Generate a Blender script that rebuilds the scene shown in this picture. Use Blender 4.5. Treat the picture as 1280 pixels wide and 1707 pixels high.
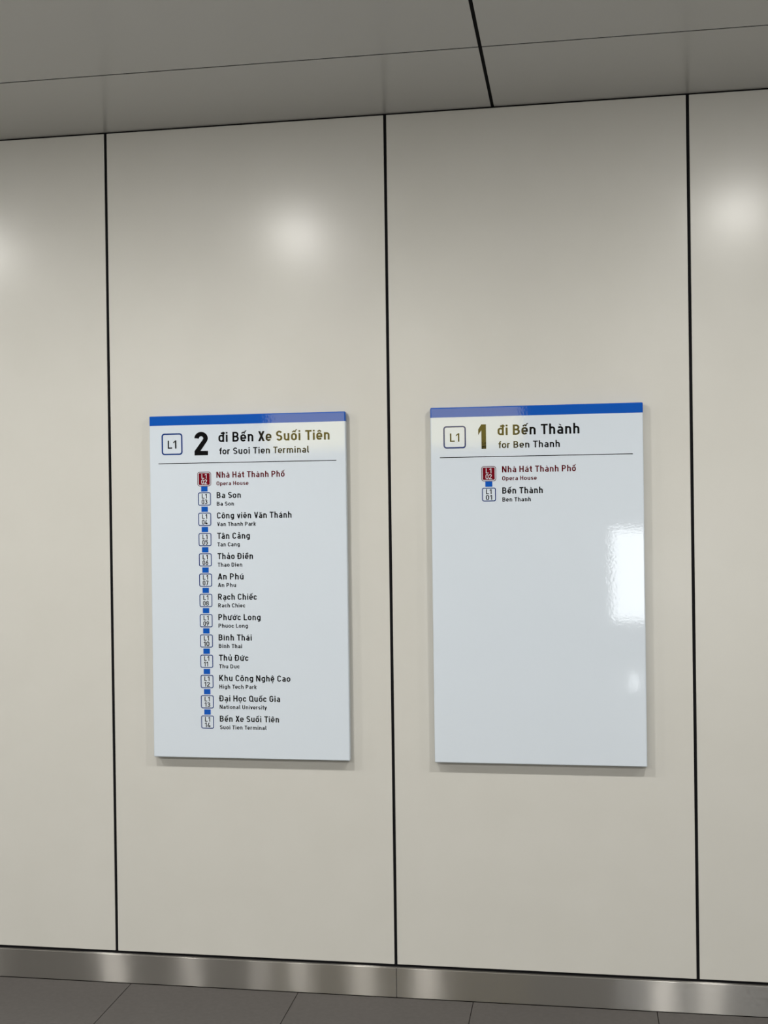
import bpy, bmesh, math, random
from mathutils import Vector, Matrix

random.seed(7)
scene = bpy.context.scene
for o in list(bpy.data.objects):
    bpy.data.objects.remove(o, do_unlink=True)
COL = scene.collection

# ------------------------------------------------------------------ camera
CAM_LOC = Vector((0.6238, -3.9686, 1.6682))
YAW, PITCH, ROLL, FPX = 0.1609, -0.0043, -0.0135, 1968.72
fw = Vector((-math.sin(YAW) * math.cos(PITCH), math.cos(YAW) * math.cos(PITCH), math.sin(PITCH)))
rt = Vector((math.cos(YAW), math.sin(YAW), 0))
up = rt.cross(fw)
rt2 = rt * math.cos(ROLL) + up * math.sin(ROLL)
up2 = up * math.cos(ROLL) - rt * math.sin(ROLL)
cam_data = bpy.data.cameras.new('camera')
cam = bpy.data.objects.new('camera', cam_data)
COL.objects.link(cam)
cam_data.sensor_fit = 'HORIZONTAL'
cam_data.sensor_width = 36.0
cam_data.lens = FPX / 1280 * 36.0
cam_data.clip_start = 0.05
mw = Matrix.Identity(4)
for i in range(3):
    mw[i][0], mw[i][1], mw[i][2], mw[i][3] = rt2[i], up2[i], -fw[i], CAM_LOC[i]
cam.matrix_world = mw
scene.camera = cam

# ------------------------------------------------------------------ world, exposure
world = bpy.data.worlds.new('world')
scene.world = world
world.use_nodes = True
world.node_tree.nodes['Background'].inputs[0].default_value = (0.9, 0.95, 1.0, 1)
world.node_tree.nodes['Background'].inputs[1].default_value = 0.0
vs = scene.view_settings
vs.view_transform = 'Standard'
vs.look = 'None'
vs.gamma = 1.0
vs.use_curve_mapping = False
vs.exposure = 0.0
scene.cycles.use_denoising = True
scene.cycles.max_bounces = 10
scene.cycles.diffuse_bounces = 6
scene.cycles.sample_clamp_indirect = 6.0

# downlights recessed in the ceiling: x, y, watts
LAMP_COLOR = (1.0, 0.98, 0.935)
LAMP_RADIUS = 0.085
NEAR_W, FAR_W = 34.0, 38.0
LAMPS = [(x, -1.60, NEAR_W) for x in (-4.0, -2.30, -0.69, 1.36, 3.2)]
LAMPS += [(x, -4.80, FAR_W) for x in (-4.30, -2.50, -1.59, -0.55, 1.25, 3.0)]
LAMPS += [(x, -7.40, FAR_W) for x in (-4.0, -2.52, -0.92, 1.35, 3.2)]
POSTER_GLOW = 7.5
FASCIA_GLOW = 2.5

# ------------------------------------------------------------------ hall measures (metres)
H_CEIL = 3.003
PANEL_TOP, PANEL_BOT = 2.999, 0.1095
SKIRT_TOP = 0.1005
X_MIN, X_MAX, Y_FAR = -6.0, 6.0, -9.0


# ------------------------------------------------------------------ materials
def mat(name, color, rough=0.5, spec=0.5, metal=0.0, coat=0.0, coat_rough=0.03, ior=1.5):
    m = bpy.data.materials.new(name)
    m.use_nodes = True
    b = m.node_tree.nodes['Principled BSDF']
    b.inputs['Base Color'].default_value = (*color, 1)
    b.inputs['Roughness'].default_value = rough
    b.inputs['Specular IOR Level'].default_value = spec
    b.inputs['Metallic'].default_value = metal
    b.inputs['Coat Weight'].default_value = coat
    b.inputs['Coat Roughness'].default_value = coat_rough
    b.inputs['IOR'].default_value = ior
    return m


def nodes(m):
    return m.node_tree.nodes, m.node_tree.links, m.node_tree.nodes['Principled BSDF']


def add_bump(m, scale, strength, dist, detail=2.0, stretch=(1, 1, 1), coat=False):
    n, l, b = nodes(m)
    tc = n.new('ShaderNodeTexCoord')
    mp = n.new('ShaderNodeMapping')
    mp.inputs['Scale'].default_value = stretch
    no = n.new('ShaderNodeTexNoise')
    no.inputs['Scale'].default_value = scale
    no.inputs['Detail'].default_value = detail
    bp = n.new('ShaderNodeBump')
    bp.inputs['Strength'].default_value = strength
    bp.inputs['Distance'].default_value = dist
    l.new(tc.outputs['Object'], mp.inputs['Vector'])
    l.new(mp.outputs[0], no.inputs['Vector'])
    l.new(no.outputs['Fac'], bp.inputs['Height'])
    l.new(bp.outputs[0], b.inputs['Normal'])
    if coat:
        l.new(bp.outputs[0], b.inputs['Coat Normal'])
    return no, bp


def add_mottle(m, c1, c2, scale, stretch=(1, 1, 1), detail=4.0, lo=0.35, hi=0.65):
    n, l, b = nodes(m)
    tc = n.new('ShaderNodeTexCoord')
    mp = n.new('ShaderNodeMapping')
    mp.inputs['Scale'].default_value = stretch
    no = n.new('ShaderNodeTexNoise')
    no.inputs['Scale'].default_value = scale
    no.inputs['Detail'].default_value = detail
    cr = n.new('ShaderNodeValToRGB')
    cr.color_ramp.elements[0].position = lo
    cr.color_ramp.elements[1].position = hi
    cr.color_ramp.elements[0].color = (*c1, 1)
    cr.color_ramp.elements[1].color = (*c2, 1)
    l.new(tc.outputs['Object'], mp.inputs['Vector'])
    l.new(mp.outputs[0], no.inputs['Vector'])
    l.new(no.outputs['Fac'], cr.inputs['Fac'])
    l.new(cr.outputs[0], b.inputs['Base Color'])


M = {}
M['panel'] = mat('cream_panel', (0.60, 0.575, 0.50), rough=0.25, spec=0.22)
add_mottle(M['panel'], (0.546, 0.537, 0.498), (0.558, 0.549, 0.511), 5.0)
M['gap'] = mat('black_backing', (0.006, 0.006, 0.007), rough=0.9, spec=0.1)
M['ceiling'] = mat('grey_ceiling_panel', (0.60, 0.60, 0.575), rough=0.2, spec=0.5)
M['steel'] = mat('brushed_steel', (0.40, 0.385, 0.36), rough=0.42, metal=1.0)
n_, l_, b_ = nodes(M['steel'])
n_.remove(b_)
gl_ = n_.new('ShaderNodeBsdfAnisotropic')       # brushed along its length: reflections smear up and down
gl_.distribution = 'GGX'
gl_.inputs['Color'].default_value = (0.36, 0.345, 0.32, 1)
gl_.inputs['Roughness'].default_value = 0.21
gl_.inputs['Anisotropy'].default_value = 0.87
cx_ = n_.new('ShaderNodeCombineXYZ')
cx_.inputs[0].default_value = 1.0
l_.new(cx_.outputs[0], gl_.inputs['Tangent'])
tc_ = n_.new('ShaderNodeTexCoord')
no_ = n_.new('ShaderNodeTexNoise')
no_.inputs['Scale'].default_value = 7.0
no_.inputs['Detail'].default_value = 3.0
bp_ = n_.new('ShaderNodeBump')
bp_.inputs['Strength'].default_value = 0.15
bp_.inputs['Distance'].default_value = 0.002
l_.new(tc_.outputs['Object'], no_.inputs['Vector'])
l_.new(no_.outputs['Fac'], bp_.inputs['Height'])
l_.new(bp_.outputs[0], gl_.inputs['Normal'])
g2_ = n_.new('ShaderNodeBsdfAnisotropic')
g2_.inputs['Color'].default_value = (0.40, 0.385, 0.36, 1)
g2_.inputs['Roughness'].default_value = 0.6
mx_ = n_.new('ShaderNodeMixShader')
mx_.inputs[0].default_value = 0.5
l_.new(gl_.outputs[0], mx_.inputs[1])
l_.new(g2_.outputs[0], mx_.inputs[2])
l_.new(mx_.outputs[0], n_['Material Output'].inputs['Surface'])
M['tile'] = mat('grey_floor_tile', (0.07, 0.065, 0.062), rough=0.5, spec=0.4)
add_mottle(M['tile'], (0.066, 0.061, 0.058), (0.076, 0.070, 0.067), 60.0, detail=6.0)
M['grout'] = mat('dark_grout', (0.02, 0.018, 0.017), rough=0.9, spec=0.2)
M['sign_white'] = mat('sign_white', (0.615, 0.675, 0.74), rough=0.5, spec=0.0, coat=1.0, coat_rough=0.035)
M['sign_blue'] = mat('sign_blue', (0.006, 0.085, 0.43), rough=0.5, spec=0.0, coat=1.0, coat_rough=0.035)
M['sign_navy'] = mat('sign_navy', (0.008, 0.033, 0.17), rough=0.5, spec=0.0, coat=1.0, coat_rough=0.035)
M['sign_black'] = mat('sign_black', (0.0035, 0.0035, 0.004), rough=0.5, spec=0.0, coat=1.0, coat_rough=0.035)
M['sign_red'] = mat('sign_red', (0.155, 0.003, 0.010), rough=0.5, spec=0.0, coat=1.0, coat_rough=0.035)
M['sign_maroon'] = mat('sign_maroon', (0.095, 0.004, 0.009), rough=0.5, spec=0.0, coat=1.0, coat_rough=0.035)
for k in ('sign_white', 'sign_blue', 'sign_navy', 'sign_black', 'sign_red', 'sign_maroon'):
    M[k].node_tree.nodes['Principled BSDF'].inputs['Coat IOR'].default_value = 1.6
    add_bump(M[k], 130.0, 0.12, 0.00045, 2.0, coat=True)
M['tray'] = mat('grey_back_tray', (0.30, 0.30, 0.29), rough=0.5)
M['hall_wall'] = mat('darkened_hall_wall', (0.035, 0.035, 0.035), rough=0.6)  # unseen hall walls, coloured near black so reflections in the signs stay dark
M['lamp_trim'] = mat('white_lamp_trim', (0.8, 0.8, 0.78), rough=0.4)


def glow(name, color, strength):
    m = bpy.data.materials.new(name)
    m.use_nodes = True
    n = m.node_tree.nodes
    n.remove(n['Principled BSDF'])
    e = n.new('ShaderNodeEmission')
    e.inputs[0].default_value = (*color, 1)
    e.inputs[1].default_value = strength
    m.node_tree.links.new(e.outputs[0], n['Material Output'].inputs['Surface'])
    return m


M['poster_glow'] = glow('lit_poster_face', (0.93, 0.97, 1.0), POSTER_GLOW)
M['fascia_glow'] = glow('lit_fascia_face', (1.0, 0.80, 0.17), FASCIA_GLOW)


# ------------------------------------------------------------------ mesh helpers
def add_box(bm, x0, y0, z0, x1, y1, z1, bevel=0.0, segs=2):
    vs_ = [bm.verts.new(p) for p in ((x0, y0, z0), (x1, y0, z0), (x1, y1, z0), (x0, y1, z0),
                                     (x0, y0, z1), (x1, y0, z1), (x1, y1, z1), (x0, y1, z1))]
    fs = [bm.faces.new([vs_[i] for i in q]) for q in
          ((0, 3, 2, 1), (4, 5, 6, 7), (0, 1, 5, 4), (1, 2, 6, 5), (2, 3, 7, 6), (3, 0, 4, 7))]
    if bevel > 0:
        ed = list({e for f in fs for e in f.edges})
        bmesh.ops.bevel(bm, geom=ed, offset=bevel, segments=segs, profile=0.5, affect='EDGES')
    return vs_


def make(name, bm, m, parent=None, loc=None):
    me = bpy.data.meshes.new(name)
    bm.normal_update()
    bm.to_mesh(me)
    bm.free()
    for mm in (m if isinstance(m, (list, tuple)) else [m]):
        me.materials.append(mm)
    o = bpy.data.objects.new(name, me)
    COL.objects.link(o)
    if parent is not None:
        o.parent = parent
    if loc is not None:
        o.location = loc
    return o


def box_obj(name, dims, m, parent=None, bevel=0.0):
    bm = bmesh.new()
    add_box(bm, *dims, bevel=bevel)
    return make(name, bm, m, parent)


def struct(o):
    o['kind'] = 'structure'
    return o


def tag(o, label, cat, group=None):
    o['label'] = label
    o['category'] = cat
    if group:
        o['group'] = group
    return o


# ------------------------------------------------------------------ floor
bm = bmesh.new()
add_box(bm, X_MIN - 0.1, Y_FAR - 0.1, -0.08, X_MAX + 0.1, 0.06, -0.003)
floor = struct(make('floor', bm, M['grout']))
TX0, TY0 = -0.944, -0.355
bm = bmesh.new()
g = 0.0012
i0, i1 = math.floor((X_MIN - TX0) / 0.6035), math.ceil((X_MAX - TX0) / 0.6035)
rows = [(TY0, -0.0115)] + [(TY0 - 0.6035 * (k + 1), TY0 - 0.6035 * k) for k in range(15)]
for i in range(i0, i1):
    xa, xb = TX0 + 0.6035 * i, TX0 + 0.6035 * (i + 1)
    xa, xb = max(xa, X_MIN), min(xb, X_MAX)
    for ya, yb in rows:
        ya = max(ya, Y_FAR)
        if yb - ya > 0.02 and xb - xa > 0.02:
            add_box(bm, xa + g, ya + g, -0.02, xb - g, yb - g, 0.0, bevel=0.0008, segs=1)
make('floor_tiling', bm, M['tile'], floor)

# ------------------------------------------------------------------ wall of cream panels
wall_back = struct(box_obj('wall_back', (X_MIN, 0.004, -0.08, X_MAX, 0.12, H_CEIL + 0.005), M['gap']))
for k in range(-6, 6):
    xa, xb = max(k + 0.005, X_MIN), min(k + 0.995, X_MAX)
    box_obj('wall_panel', (xa, 0.0, PANEL_BOT, xb, 0.0045, PANEL_TOP), M['panel'], wall_back, bevel=0.0012)

# baseboard: brushed steel lengths meeting at a joint
skirting = bpy.data.objects.new('baseboard_back', None)
COL.objects.link(skirting)
struct(skirting)
for xa, xb in ((X_MIN, -3.0), (-3.0, 0.0022), (0.0022, 3.0), (3.0, X_MAX)):
    box_obj('steel_skirting', (xa + 0.0005, -0.010, 0.0005, xb - 0.0005, 0.0035, SKIRT_TOP), M['steel'], skirting, bevel=0.0012)

# ------------------------------------------------------------------ ceiling
ceiling = struct(box_obj('ceiling', (X_MIN - 0.1, Y_FAR - 0.1, H_CEIL + 0.0015, X_MAX + 0.1, 0.12, H_CEIL + 0.12), M['gap']))
CG = 0.366
xs = [X_MIN, CG - 3.0 - 2.4, CG - 3.0, CG, CG + 3.0, X_MAX]
ys = [0.0035, -0.522, -2.95, -5.4, -7.8, Y_FAR]
for i in range(len(xs) - 1):
    for j in range(len(ys) - 1):
        box_obj('ceiling_panel', (xs[i] + 0.0052, ys[j + 1] + 0.0035, H_CEIL, xs[i + 1] - 0.0052, ys[j] - 0.0035, H_CEIL + 0.002),
                M['ceiling'], ceiling, bevel=0.0006)

# rest of the hall behind the camera
struct(box_obj('wall_front', (X_MIN - 0.1, Y_FAR - 0.1, 0.0, X_MAX + 0.1, Y_FAR, H_CEIL), M['hall_wall']))
struct(box_obj('wall_left', (X_MIN - 0.1, Y_FAR, 0.0, X_MIN, 0.02, H_CEIL), M['hall_wall']))
struct(box_obj('wall_right', (X_MAX, Y_FAR, 0.0, X_MAX + 0.1, 0.02, H_CEIL), M['hall_wall']))

# ------------------------------------------------------------------ stroke lettering (DIN-like, built from centre lines)
ASC, XH, DESC = 1.02, 0.735, -0.22


def arc(cx, cy, rx, ry, a0, a1, n=10):
    return [(cx + rx * math.cos(math.radians(a0 + (a1 - a0) * i / n)),
             cy + ry * math.sin(math.radians(a0 + (a1 - a0) * i / n))) for i in range(n + 1)]


def stadium(x0, y0, x1, y1, r=None):
    rx = (x1 - x0) / 2 if r is None else r
    ry = min(rx * 1.05, (y1 - y0) / 2)
    p = arc(x1 - rx, y1 - ry, rx, ry, 0, 90, 8) + arc(x0 + rx, y1 - ry, rx, ry, 90, 180, 8)
    p += arc(x0 + rx, y0 + ry, rx, ry, 180, 270, 8) + arc(x1 - rx, y0 + ry, rx, ry, 270, 360, 8)
    return p


def glyph(ch, t):
    """returns (ribbons, polygons, advance) for one base letter; ribbons = [(points, closed)]"""
    h = t / 2
    R, P = [], []

    def st(*pts, closed=False):
        R.append((list(pts), closed))

    def diag(xb, yb, xt, yt, w=None):        # slanted stem with level ends
        w = (t * 1.06 if w is None else w) / 2
        P.append([(xb - w, yb), (xb + w, yb), (xt + w, yt), (xt - w, yt)])

    sb = 0.085
    W = 0.5
    if ch == ' ':
        return R, P, 0.36
    if ch in 'oơ':
        W = 0.54; R.append((stadium(h, h, W - h, XH - h), True)); sb = 0.06
    elif ch == 'c':
        W = 0.50; r = (0.54 - t) / 2
        R.append((arc(W - h - r, XH - h - r, r, r, 12, 90, 8) + arc(h + r, XH - h - r, r, r, 90, 180, 8)
                  + arc(h + r, h + r, r, r, 180, 270, 8) + arc(W - h - r, h + r, r, r, 270, 348, 8), False)); sb = 0.05
    elif ch == 'e':
        W = 0.54; r = W / 2 - h; ym = XH * 0.47
        R.append(([(h, ym), (W - h, ym)], False))
        R.append(([(W - h, ym - t * 0.49), (W - h, ym)] + arc(W / 2, XH - h - r, r, r, 0, 180, 14)
                  + arc(W / 2, h + r, r, r, 180, 270, 8) + arc(W / 2, h + r, r, r * 0.98, 275, 325, 5), False)); sb = 0.06
    elif ch == 'a':
        W = 0.51; x1 = W - h; r = 0.17
        R.append((arc(x1 - r, XH - h - r, r + 0.03, r, 140, 90, 5) + arc(x1 - r, XH - h - r, r, r, 90, 0, 8) + [(x1, 0)], False))
        yb = XH * 0.60
        R.append(([(x1, yb - h), (h + 0.13, yb - h)] + arc(h + 0.13, (yb) / 2, 0.13, yb / 2 - h, 90, 270, 10) + [(x1 - 0.02, h)], False)); sb = 0.075
    elif ch in 'nhm':
        top = ASC if ch == 'h' else XH
        st((h, 0), (h, top)); W = 0.51; r = (W - t) / 2
        R.append(([(h, XH * 0.5)] + arc(h + r, XH - h - r, r, r, 180, 0, 14) + [(W - h, 0)], False))
        if ch == 'm':
            R[-1] = ([(h, XH * 0.5)] + arc(h + 0.17, XH - h - 0.17, 0.17, 0.17, 180, 0, 14) + [(h + 0.34, 0)], False)
            R.append(([(h + 0.34, XH * 0.5)] + arc(h + 0.51, XH - h - 0.17, 0.17, 0.17, 180, 0, 14) + [(h + 0.68, 0)], False))
            W = 0.68 + t
    elif ch in 'uư':
        W = 0.51; r = (W - t) / 2
        R.append(([(h, XH)] + arc(h + r, h + r, r, r, 180, 360, 14) + [(W - h, XH * 0.5)], False))
        st((W - h, 0), (W - h, XH))
    elif ch == 'r':
        st((h, 0), (h, XH)); r = 0.17
        R.append(([(h, XH * 0.5)] + arc(h + r, XH - h - r, r, r, 180, 62, 10), False)); W = h + r + 0.115; sb = 0.05
    elif ch == 'i':
        W = t; st((h, 0), (h, XH)); P.append([(0, 0.845), (t, 0.845), (t, 1.0), (0, 1.0)])
    elif ch == 'l':
        r = 0.11
        R.append(([(h, ASC)] + arc(h + r, h + r, r, r, 180, 270, 6) + [(h + r + 0.05, h)], False)); W = h + r + 0.05; sb = 0.07
    elif ch == 't':
        r = 0.11; x = 0.115
        R.append(([(x + h, 0.95)] + arc(x + h + r, h + r, r, r, 180, 270, 6) + [(x + h + r + 0.06, h)], False))
        st((0, XH - h), (x + h + r + 0.06, XH - h)); W = x + h + r + 0.06; sb = 0.045
    elif ch == 'f':
        r = 0.11; x = 0.10
        R.append(([(x + h, 0)] + arc(x + h + r, ASC - h - r, r, r, 180, 90, 6) + [(x + h + r + 0.05, ASC - h)], False))
        st((0, XH - h), (x + h + r + 0.04, XH - h)); W = x + h + r + 0.03; sb = 0.04
    elif ch in 'dđ':
        W = 0.53; R.append((stadium(h, h, W - h, XH - h), True)); st((W - h, 0), (W - h, ASC)); sb = 0.07
        if ch == 'đ':
            st((W - 0.31, 0.875), (W + 0.06, 0.875))
    elif ch == 'g':
        W = 0.53; R.append((stadium(h, h, W - h, XH - h), True)); r = 0.16
        R.append(([(W - h, XH)] + arc(W - h - r, DESC + h + r, r, r, 0, -90, 8) + [(0.13, DESC + h)], False)); sb = 0.07
    elif ch == 'p':
        W = 0.53; R.append((stadium(h, h, W - h, XH - h), True)); st((h, DESC), (h, XH)); sb = 0.07
    elif ch == 's':
        W = 0.47; rx = W / 2 - h; ry = (XH - t) / 4; cx = W / 2
        R.append((arc(cx, XH - h - ry, rx, ry, 28, 270, 16) + arc(cx, h + ry, rx, ry, 90, -152, 16), False)); sb = 0.05
    elif ch == 'k':
        st((h, 0), (h, ASC)); diag(0.40, 0, 0.21, 0.43); diag(0.13, 0.24, 0.405, XH, t * 1.15); W = 0.49; sb = 0.06
    elif ch == 'v':
        W = 0.52; diag(W / 2, 0, h * 1.05, XH); diag(W / 2, 0, W - h * 1.05, XH); sb = 0.025
    elif ch == 'y':
        W = 0.52; diag(W / 2, 0.0, h * 1.05, XH); diag(W / 2 - 0.085, DESC, W - h * 1.05, XH)
        st((W / 2 - 0.17, DESC + h), (W / 2 - 0.05, DESC + h)); sb = 0.025
    elif ch == 'L':
        st((h, 1), (h, h), (0.50, h)); W = 0.50; sb = 0.06
    elif ch == 'T':
        W = 0.58; st((0, 1 - h), (W, 1 - h)); st((W / 2, 0), (W / 2, 1 - h)); sb = 0.03
    elif ch == 'H':
        W = 0.61; st((h, 0), (h, 1)); st((W - h, 0), (W - h, 1)); st((h, 0.51), (W - h, 0.51))
    elif ch == 'N':
        W = 0.63; st((h, 0), (h, 1)); st((W - h, 0), (W - h, 1)); diag(W - t * 0.6, 0, t * 0.6, 1, t * 1.2)
    elif ch == 'U':
        W = 0.60; r = W / 2 - h; R.append(([(h, 1)] + arc(W / 2, h + r, r, r, 180, 360, 16) + [(W - h, 1)], False))
    elif ch == 'V':
        W = 0.60; diag(W / 2, 0, h * 1.05, 1); diag(W / 2, 0, W - h * 1.05, 1); sb = 0.02
    elif ch == 'A':
        W = 0.64; diag(h * 1.05, 0, W / 2, 1); diag(W - h * 1.05, 0, W / 2, 1); st((0.15, 0.25), (W - 0.15, 0.25)); sb = 0.02
    elif ch == 'X':
        W = 0.60; diag(h * 1.15, 0, W - h * 1.25, 1, t * 1.2); diag(W - h * 1.15, 0, h * 1.25, 1, t * 1.2); sb = 0.025
    elif ch == 'K':
        st((h, 0), (h, 1)); W = 0.62; diag(W - h * 1.2, 0, 0.24, 0.56, t * 1.15); diag(0.12, 0.30, W - h * 1.4, 1, t * 1.25); sb = 0.06
    elif ch in 'DĐ':
        W = 0.60; r = 0.23
        R.append(([(h, h), (W - h - r, h)] + arc(W - h - r, h + r, r, r, 270, 360, 8) + arc(W - h - r, 1 - h - r, r, r, 0, 90, 8) + [(h, 1 - h)], True))
        if ch == 'Đ':
            st((-0.075, 0.51), (0.29, 0.51))
    elif ch == 'B':
        W = 0.59; ru = (1 - h - 0.52) / 2; rl = (0.52 - h) / 2
        R.append(([(h, 0.52), (W - 0.03 - h - ru, 0.52)] + arc(W - 0.03 - h - ru, 0.52 + ru, ru, ru, 270, 450, 12) + [(h, 1 - h)], True))
        R.append(([(h, h), (W - h - rl, h)] + arc(W - h - rl, h + rl, rl, rl, 270, 450, 12) + [(h, 0.52)], True)); sb = 0.08
    elif ch in 'PR':
        W = 0.58; r = (1 - h - 0.45) / 2
        R.append(([(h, 0.45), (W - h - r, 0.45)] + arc(W - h - r, 0.45 + r, r, r, 270, 450, 12) + [(h, 1 - h)], True)); st((h, 0), (h, 1))
        if ch == 'R':
            diag(W - h * 1.1, 0, 0.31, 0.45); W = 0.59
        sb = 0.07
    elif ch in 'OQ':
        W = 0.61; R.append((stadium(h, h, W - h, 1 - h), True)); sb = 0.065
        if ch == 'Q':
            st((0.36, 0.20), (W + 0.03, -0.02))
    elif ch in 'CG':
        W = 0.58; r = W / 2 - h; x1 = W - h
        up_ = arc(W / 2, 1 - h - r, r, r, 8, 180, 16)
        if ch == 'C':
            R.append((up_ + arc(W / 2, h + r, r, r, 180, 352, 16), False))
        else:
            R.append((up_ + arc(W / 2, h + r, r, r, 180, 360, 16) + [(x1, 0.50), (W / 2 + 0.01, 0.50)], False))
        sb = 0.06
    elif ch == 'S':
        W = 0.57; rx = W / 2 - h; ry = (1 - t) / 4; cx = W / 2
        R.append((arc(cx, 1 - h - ry, rx, ry, 25, 270, 18) + arc(cx, h + ry, rx, ry, 90, -155, 18), False)); sb = 0.05
    elif ch == '0':
        W = 0.54; R.append((stadium(h, h, W - h, 1 - h), True)); sb = 0.06
    elif ch == '1':
        W = 0.35; st((W - h, 0), (W - h, 1)); P.append([(W - t, 1), (0, 0.80), (0, 0.80 - t * 1.12), (W - t, 1 - t * 1.12)]); sb = 0.08
    elif ch == '2':
        W = 0.55; r = W / 2 - h; cy = 1 - h - r; an = math.radians(-36)
        R.append((arc(W / 2, cy, r, r, 180, -42, 20), False)); st((0, h), (W, h))
        ca, sa = math.cos(an), math.sin(an)
        P.append([(0, t * 0.99), (t * 1.28, t * 0.99), (W / 2 + (r + h) * ca, cy + (r + h) * sa), (W / 2 + (r - h) * ca, cy + (r - h) * sa)]); sb = 0.05
    elif ch == '3':
        W = 0.54; ru = (1 - h - 0.53) / 2; rl = (0.53 - h) / 2
        R.append((arc(W / 2 - 0.01, 1 - h - ru, 0.19, ru, 165, -90, 16) + [(W / 2 - 0.09, 0.53)], False))
        R.append(([(W / 2 - 0.07, 0.53)] + arc(W / 2, h + rl, W / 2 - h, rl, 90, -165, 16), False)); sb = 0.05
    elif ch == '4':
        W = 0.58; diag(h, 0.25, 0.33, 1, t * 1.1); st((0, 0.22), (W, 0.22)); st((0.40, 0), (0.40, 0.46)); sb = 0.03
    elif ch == '5':
        W = 0.54; r = 0.29
        st((W - 0.04, 1 - h), (h + 0.02, 1 - h), (h + 0.02, 0.47))
        R.append((arc(W / 2, 0.36, W / 2 - h, 0.36 - h, 140, -160, 18), False)); sb = 0.05
    elif ch == '6':
        W = 0.55; R.append((stadium(h, h, W - h, 0.60), True)); diag(h * 1.25, 0.34, 0.37, 1.0, t * 1.12); sb = 0.05
    elif ch == '7':
        W = 0.54; st((0, 1 - h), (W, 1 - h)); diag(0.20, 0, W - h * 1.2, 1 - h, t * 1.1); sb = 0.04
    elif ch == '8':
        W = 0.55
        R.append((stadium(h + 0.025, 0.52, W - h - 0.025, 1 - h, r=0.17), True)); R.append((stadium(h, h, W - h, 0.52, r=0.19), True)); sb = 0.05
    elif ch == '9':
        W = 0.55; R.append((stadium(h, 0.40, W - h, 1 - h), True)); diag(0.18, 0.0, W - h * 1.25, 0.66, t * 1.12); sb = 0.05
    else:
        raise ValueError('no glyph ' + ch)
    return R, P, (W, sb)


# letters with marks: base letter and the marks on it
MARK = {'ế': ('e', 'ca'), 'ố': ('o', 'ca'), 'ê': ('e', 'c'), 'ề': ('e', 'cg'), 'ệ': ('e', 'cd'), 'ô': ('o', 'c'), 'à': ('a', 'g'), 'á': ('a', 'a'),
        'ă': ('a', 'b'), 'â': ('a', 'c'), 'ả': ('a', 'h'), 'ạ': ('a', 'd'), 'ú': ('u', 'a'), 'ủ': ('u', 'h'), 'ì': ('ı', 'g'), 'ư': ('u', 'o'),
        'ứ': ('u', 'oa'), 'ớ': ('o', 'oa'), 'ọ': ('o', 'd')}


def letter(ch, t):
    base, marks = MARK.get(ch, (ch, ''))
    if base == 'ı':
        R, P, (W, sb) = glyph('i', t)
        P = []
    else:
        r = glyph(base, t)
        if base == ' ':
            return r[0], r[1], r[2], 0
        R, P, (W, sb) = r
    cx = W / 2
    u = t * 0.40
    y0 = XH + 0.07
    circ = 'c' in marks
    for m in marks:
        if m == 'c':
            R.append(([(cx - 0.155, y0 + 0.02), (cx, y0 + 0.13), (cx + 0.155, y0 + 0.02)], False, t * 0.72))
        elif m == 'a':
            a, b = (cx + 0.10, y0 + 0.13) if circ else (cx - 0.03, y0), 0
            P.append([(a[0] - u, a[1]), (a[0] + u * 0.9, a[1]), (a[0] + 0.16 + u, a[1] + 0.17), (a[0] + 0.16 - u, a[1] + 0.17)])
        elif m == 'g':
            a = (cx + 0.22, y0 + 0.10) if circ else (cx + 0.06, y0)
            P.append([(a[0] - u * 0.9, a[1]), (a[0] + u, a[1]), (a[0] - 0.13 + u, a[1] + 0.16), (a[0] - 0.13 - u, a[1] + 0.16)])
        elif m == 'h':
            R.append((arc(cx - 0.005, y0 + 0.15, 0.075, 0.065, 150, -70, 10) + [(cx + 0.01, y0 - 0.005)], False, t * 0.6))
        elif m == 'd':
            P.append([(cx - h_(t), -0.25), (cx + h_(t), -0.25), (cx + h_(t), -0.105), (cx - h_(t), -0.105)])
        elif m == 'b':
            R.append((arc(cx, y0 + 0.17, 0.14, 0.115, 190, 350, 10), False, t * 0.7))
        elif m == 'o':
            R.append(([(W - t * 0.8, XH - t * 0.42), (W + 0.02, XH - t * 0.36)] + arc(W + 0.02, XH + 0.05, 0.085, 0.105, -80, 40, 6), False, t * 0.72))
    if 'o' in marks:
        W += 0.06
    return R, P, W, sb


def h_(t):
    return t * 0.52


def ribbon(pts, w, closed):
    """left and right edge of a stroke of width w along pts, with mitred corners"""
    q = [pts[0]]
    for p in pts[1:]:
        if math.hypot(p[0] - q[-1][0], p[1] - q[-1][1]) > 1e-5:
            q.append(p)
    if closed and math.hypot(q[0][0] - q[-1][0], q[0][1] - q[-1][1]) < 1e-5:
        q.pop()
    n = len(q)
    L, Rr = [], []
    for i in range(n):
        d = []
        if closed or i > 0:
            a, b = q[i - 1], q[i]
            d.append((b[0] - a[0], b[1] - a[1]))
        if closed or i < n - 1:
            a, b = q[i], q[(i + 1) % n]
            d.append((b[0] - a[0], b[1] - a[1]))
        nn = []
        for v in d:
            m = math.hypot(*v)
            nn.append((-v[1] / m, v[0] / m))
        if len(nn) == 2:
            sx, sy = nn[0][0] + nn[1][0], nn[0][1] + nn[1][1]
            m = math.hypot(sx, sy) or 1e-6
            sx, sy = sx / m, sy / m
            k = min(1 / max(sx * nn[0][0] + sy * nn[0][1], 0.3), 2.2)
        else:
            (sx, sy), k = nn[0], 1.0
        L.append((q[i][0] + sx * k * w / 2, q[i][1] + sy * k * w / 2))
        Rr.append((q[i][0] - sx * k * w / 2, q[i][1] - sy * k * w / 2))
    return L, Rr


FILM = 0.0003       # thickness of the lettering film


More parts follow.
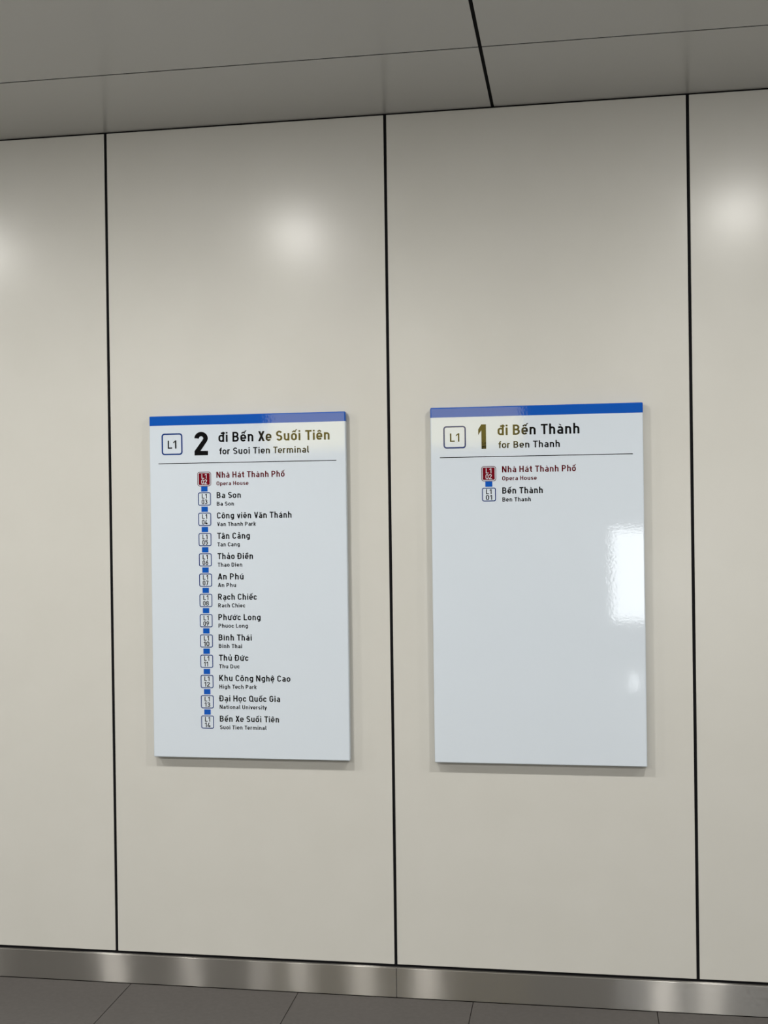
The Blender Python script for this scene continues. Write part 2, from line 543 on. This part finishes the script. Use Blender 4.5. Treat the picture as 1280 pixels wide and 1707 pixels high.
class Film:
    """flat cut film on the face of a sign: outlines in millimetres from the sign's top left corner"""

    shift = 0.0

    def __init__(self, y):
        self.bm = bmesh.new()
        self.y = y
        self.n = 0

    def front(self):
        # overlapping strokes of one film sit a hair apart, so none is coplanar with another
        self.n += 1
        return self.y - FILM - 0.00003 * (self.n % 5)

    def quad(self, ps, sides=True):
        # ps in metres (x, z)
        area = sum(ps[i][0] * ps[(i + 1) % len(ps)][1] - ps[(i + 1) % len(ps)][0] * ps[i][1] for i in range(len(ps)))
        if area < 0:
            ps = ps[::-1]
        yf = self.front()
        f = [self.bm.verts.new((x + self.shift, yf, z)) for x, z in ps]
        self.bm.faces.new(f)

    def strip(self, L, R, closed):
        n = len(L)
        yf = self.front()
        vl = [self.bm.verts.new((x + self.shift, yf, z)) for x, z in L]
        vr = [self.bm.verts.new((x + self.shift, yf, z)) for x, z in R]
        for i in range(n if closed else n - 1):
            j = (i + 1) % n
            self.bm.faces.new((vl[i], vr[i], vr[j], vl[j]))

    def text(self, s, x, base, cap, width=None, t=0.15, track=0.0):
        """one line of lettering; x, base, cap, width in millimetres (v down)"""
        items, pen, prev = [], 0.0, None
        for i, ch in enumerate(s):
            R, P, W, sb = letter(ch, t)
            if ch == ' ':
                pen += W + track
                prev = ch
                continue
            if items and prev != ' ':
                pen += sb + track
                if prev in 'T' and ch not in 'hiìl':
                    pen -= 0.05
            items.append((R, P, pen))
            end = pen + W
            pen = end + sb
            prev = ch
        k = cap / 1000.0
        sx = k if width is None else width / 1000.0 / end
        X = lambda p, off: (x / 1000.0 + (p[0] + off) * sx, -base / 1000.0 + p[1] * k)
        for R, P, off in items:
            for r in R:
                pts, closed = r[0], r[1]
                w = r[2] if len(r) > 2 else t
                a, b = ribbon(pts, w, closed)
                self.strip([X(p, off) for p in a], [X(p, off) for p in b], closed)
            for p in P:
                self.quad([X(q, off) for q in p])
        return end * sx * 1000

    def ring(self, x0, y0, x1, y1, r, w):
        pts = rounded(x0, y0, x1, y1, r, w / 2)
        a, b = ribbon(pts, w / 1000.0, True)
        self.strip(a, b, True)

    def fill(self, x0, y0, x1, y1, r=0.0):
        if r <= 0:
            self.quad([(x0 / 1000, -y1 / 1000), (x1 / 1000, -y1 / 1000), (x1 / 1000, -y0 / 1000), (x0 / 1000, -y0 / 1000)])
        else:
            self.quad(rounded(x0, y0, x1, y1, r, 0))

    def done(self, name, m, parent, label=None):
        self.bm.normal_update()
        # front faces look towards the room
        for f in self.bm.faces:
            if f.normal.y > 0:
                f.normal_flip()
        o = make(name, self.bm, m, parent)
        if label:
            o['label'] = label
        return o


def rounded(x0, y0, x1, y1, r, inset):
    x0, x1, y0, y1 = x0 + inset, x1 - inset, y0 + inset, y1 - inset
    r = max(r - inset, 0.1)
    p = arc(x1 - r, -y0 - r, r, r, 0, 90, 6) + arc(x0 + r, -y0 - r, r, r, 90, 180, 6)
    p += arc(x0 + r, -y1 + r, r, r, 180, 270, 6) + arc(x1 - r, -y1 + r, r, r, 270, 360, 6)
    return [(a / 1000, b / 1000) for a, b in p]


# ------------------------------------------------------------------ the two signs
SIGN_D = 0.030          # how far the face stands off the wall
SIGN_W, SIGN_H = 700.0, 1200.0
BAND = 33.8


def make_sign(loc, scale_x, scale_z, label, number, heading, sub, rows, dx=0.0, dv=0.0, shift=0.0):
    """loc = top left corner on the wall plane; rows = (code, name, translation, name width, translation width)"""
    root = bpy.data.objects.new('direction_sign', None)
    COL.objects.link(root)
    root.location = loc
    root.scale = (scale_x, 1.0, scale_z)
    Film.shift = shift
    tag(root, label, 'sign', 'platform direction signs on the cream wall')
    w, hgt = SIGN_W / 1000, SIGN_H / 1000
    # folded metal face: a bevelled tray; the white board and the blue head strip meet at the band line
    bm = bmesh.new()
    add_box(bm, 0, -SIGN_D, -hgt, w, -0.006, 0, bevel=0.0035, segs=3)
    geom = bm.verts[:] + bm.edges[:] + bm.faces[:]
    bmesh.ops.bisect_plane(bm, geom=geom, plane_co=(0, 0, -BAND / 1000), plane_no=(0, 0, 1))
    top = [f for f in bm.faces if f.calc_center_median().z > -BAND / 1000]
    bm2 = bm.copy()
    bmesh.ops.delete(bm, geom=top, context='FACES')
    board = make('board', bm, M['sign_white'], root)
    bm2.faces.ensure_lookup_table()
    low = [f for f in bm2.faces if f.calc_center_median().z <= -BAND / 1000]
    bmesh.ops.delete(bm2, geom=low, context='FACES')
    band = make('header_band', bm2, M['sign_blue'], root)
    band['label'] = 'glossy blue strip across the top edge'
    tr = box_obj('back_tray', (0.004, -0.0065, -hgt + 0.004, w - 0.004, -0.0002, -0.004), M['tray'], root)
    tr['label'] = 'grey back tray against the wall'
    Y = -SIGN_D
    # line badge
    f = Film(Y); f.ring(43.6, 61.5 + dv, 119.8, 137.6 + dv, 11, 5.0)
    badge = f.done('line_badge', M['sign_navy'], root, 'navy rounded square outline around L1')
    f = Film(Y); f.text('L1', 66, 115 + dv, 28.5, 31.5, t=0.15)
    f.done('badge_lettering', M['sign_black'], badge, 'black characters L1')
    # platform number
    f = Film(Y); f.text(number[0], number[1], 140.6 + dv, 82, number[2], t=0.188 if number[0] == '2' else 0.21)
    f.done('platform_number', M['sign_black'], root, 'large bold black ' + number[0])
    f = Film(Y); f.text(heading[0], heading[1], heading[3], 34.5, heading[2], t=0.165)
    f.done('heading_lettering', M['sign_black'], root, 'large black heading ' + heading[0])
    f = Film(Y); f.text(sub[0], sub[1], sub[3], 22.8, sub[2], t=0.16)
    f.done('subheading_lettering', M['sign_black'], root, 'black second line ' + sub[0])
    f = Film(Y); f.fill(31, 166.1 + dv, 666, 168.6 + dv)
    f.done('divider_line', M['sign_black'], root)
    # list of stops
    for k, (code, name, trans, wn, wt) in enumerate(rows):
        v = 220.3 + 70.95 * k + dv * 1.6
        red = k == 0
        bx, bv = 196.5 + dx, v + 2.2
        if red:
            bv = v + 3.3
            f = Film(Y); f.ring(bx - 24.6, bv - 25.2, bx + 24.6, bv + 25.2, 8.5, 2.0)
            b = f.done('station_badge', M['sign_maroon'], root, 'dark red badge reading L1 ' + code)
            f = Film(Y); f.fill(bx - 20.0, bv - 20.6, bx + 20.0, bv + 20.6, 3.5)
            f.done('badge_fill', M['sign_red'], b)
            f = Film(Y - FILM)
        else:
            f = Film(Y); f.ring(bx - 23.2, bv - 23.0, bx + 23.2, bv + 23.0, 6.5, 3.0)
            b = f.done('station_badge', M['sign_navy'], root, 'navy outlined badge reading L1 ' + code)
            f = Film(Y)
        f.text('L1', bx - 9.3, bv - 1.6, 16.3, 18.2, t=0.125 if red else 0.155)
        f.text(code, bx - 10.2, bv + 18.0, 16.3, 20.4 if code != '11' else 14.5, t=0.125 if red else 0.155)
        f.done('code_lettering', M['sign_white'] if red else M['sign_black'], b)
        if k < len(rows) - 1:
            f = Film(Y); f.fill(bx - 11.7, v + (29.2 if red else 28.6), bx + 11.7, v + 47.2)
            f.done('line_connector', M['sign_blue'], root)
        f = Film(Y); f.text(name, 240.6 + dx * 0.9, v, 21.2, wn, t=0.168)
        f.done('name_lettering', M['sign_maroon'] if red else M['sign_black'], root, ('dark red' if red else 'black') + ' lettering ' + name)
        f = Film(Y); f.text(trans, 240.8 + dx * 0.9, v + 26.4, 14.0, wt, t=0.168)
        f.done('translation_lettering', M['sign_maroon'] if red else M['sign_black'], root, ('dark red' if red else 'black') + ' small lettering ' + trans)
    return root


STOPS = [('02', 'Nhà Hát Thành Phố', 'Opera House', 243, 114.3), ('03', 'Ba Son', 'Ba Son', 86.6, 61.2),
         ('04', 'Công viên Văn Thánh', 'Van Thanh Park', 265.5, 138.7), ('05', 'Tân Cảng', 'Tan Cang', 117, 80.3),
         ('06', 'Thảo Điền', 'Thao Dien', 127, 88), ('07', 'An Phú', 'An Phu', 92.4, 65), ('08', 'Rạch Chiếc', 'Rach Chiec', 139, 97.2),
         ('09', 'Phước Long', 'Phuoc Long', 151, 105.2), ('10', 'Bình Thái', 'Binh Thai', 118.4, 83.1), ('11', 'Thủ Đức', 'Thu Duc', 106, 73.5),
         ('12', 'Khu Công Nghệ Cao', 'High Tech Park', 253.6, 133.5), ('13', 'Đại Học Quốc Gia', 'National University', 216.6, 168.8),
         ('14', 'Bến Xe Suối Tiên', 'Suoi Tien Terminal', 211.6, 166.5)]
make_sign((-0.8413, 0.0, 1.9947), 0.6970 / 0.7, 1.1888 / 1.2,
          'left white metro sign with big number 2 and thirteen stops listed',
          ('2', 163, 48.5), ('đi Bến Xe Suối Tiên', 250, 393.5, 95.6), ('for Suoi Tien Terminal', 252.2, 318.8, 138.6), STOPS, shift=0.0011)
make_sign((0.1457, 0.0, 1.9983), 0.6985 / 0.7, 1.1913 / 1.2,
          'right white metro sign with big number 1 and only two stops listed',
          ('1', 161, 25.8), ('đi Bến Thành', 225.6, 268.8, 97.6), ('for Ben Thanh', 227.5, 202.4, 141.0),
          [STOPS[0], ('01', 'Bến Thành', 'Ben Thanh', 133.8, 93.9)], dx=-2.4, dv=1.4)


# ------------------------------------------------------------------ downlights
def ring_mesh(bm, r0, r1, z0, z1, n=40):
    rows = [(r0, z1), (r0, z0), (r1, z0), (r1, z1)]
    vv = [[bm.verts.new((r * math.cos(2 * math.pi * i / n), r * math.sin(2 * math.pi * i / n), z)) for i in range(n)] for r, z in rows]
    for k in range(len(rows) - 1):
        for i in range(n):
            j = (i + 1) % n
            bm.faces.new((vv[k][i], vv[k][j], vv[k + 1][j], vv[k + 1][i]))


bm = bmesh.new()
ring_mesh(bm, LAMP_RADIUS + 0.002, LAMP_RADIUS + 0.016, -0.006, 0.0)
bmesh.ops.recalc_face_normals(bm, faces=bm.faces)
trim_mesh = bpy.data.meshes.new('lamp_trim')
bm.to_mesh(trim_mesh)
bm.free()
trim_mesh.materials.append(M['lamp_trim'])
# frosted diffuser: a shallow dome that gives the light
DOME = 0.015
bm = bmesh.new()
N_RING, N_SEG = 8, 40
prev = None
for q in range(N_RING):
    a = math.pi / 2 * q / N_RING
    cur = [bm.verts.new((LAMP_RADIUS * math.cos(a) * math.cos(2 * math.pi * i / N_SEG), LAMP_RADIUS * math.cos(a) * math.sin(2 * math.pi * i / N_SEG),
                         -0.002 - DOME * math.sin(a))) for i in range(N_SEG)]
    if prev:
        for i in range(N_SEG):
            bm.faces.new((prev[i], cur[i], cur[(i + 1) % N_SEG], prev[(i + 1) % N_SEG]))
    prev = cur
tip = bm.verts.new((0, 0, -0.002 - DOME))
for i in range(N_SEG):
    bm.faces.new((prev[i], tip, prev[(i + 1) % N_SEG]))
bmesh.ops.recalc_face_normals(bm, faces=bm.faces)
dome_mesh = bpy.data.meshes.new('diffuser')
bm.to_mesh(dome_mesh)
bm.free()
dome_mesh.materials.append(None)
glows = {}
for x, y, wt in LAMPS:
    root = bpy.data.objects.new('downlight', None)
    COL.objects.link(root)
    root.location = (x, y, H_CEIL)
    tag(root, 'round downlight with a frosted diffuser in the grey ceiling', 'ceiling light', 'downlights in the ceiling')
    o = bpy.data.objects.new('trim_ring', trim_mesh)
    COL.objects.link(o)
    o.parent = root
    if wt not in glows:
        glows[wt] = glow('lit_diffuser', LAMP_COLOR, wt / (math.pi * math.pi * LAMP_RADIUS ** 2))
    d = bpy.data.objects.new('diffuser', dome_mesh)
    COL.objects.link(d)
    d.parent = root
    d.material_slots[0].link = 'OBJECT'
    d.material_slots[0].material = glows[wt]


# ------------------------------------------------------------------ lit things across the hall, seen only as reflections
def lightbox(name, x0, z0, x1, z1, m, label, cat):
    root = bpy.data.objects.new(name, None)
    COL.objects.link(root)
    root.location = ((x0 + x1) / 2, Y_FAR, z0)
    tag(root, label, cat)
    hw, hh = (x1 - x0) / 2, z1 - z0
    bm = bmesh.new()
    add_box(bm, -hw - 0.03, 0.001, -0.03, hw + 0.03, 0.08, hh + 0.03, bevel=0.004)
    make('housing', bm, M['tray'], root)
    bm = bmesh.new()
    add_box(bm, -hw, 0.078, 0, hw, 0.084, hh)
    make('lit_face', bm, m, root)
    return root


lightbox('poster_lightbox', 1.00, 0.42, 2.6, 1.40, M['poster_glow'], 'white lit poster box on the far wall of the hall', 'lightbox')
lightbox('warm_lightbox', -2.75, 2.32, 0.06, 2.85, M['fascia_glow'], 'long warm yellow lit box high on the far wall', 'lightbox')

fl = bpy.data.objects.new('added_glow_box', None)  # added glowing box, put in for the small bright spot on the right sign
COL.objects.link(fl)
fl.location = (1.10, -6.5, 0.0)
tag(fl, 'added low glow box for the small spot reflected in the right sign', 'added glow box')
bm = bmesh.new()
add_box(bm, -0.07, -0.06, 0.0005, 0.07, 0.06, 0.26, bevel=0.006)
make('housing', bm, M['tray'], fl)
bm = bmesh.new()
add_box(bm, -0.028, 0.058, 0.07, 0.028, 0.064, 0.20)
make('lit_face', bm, M['poster_glow'], fl)
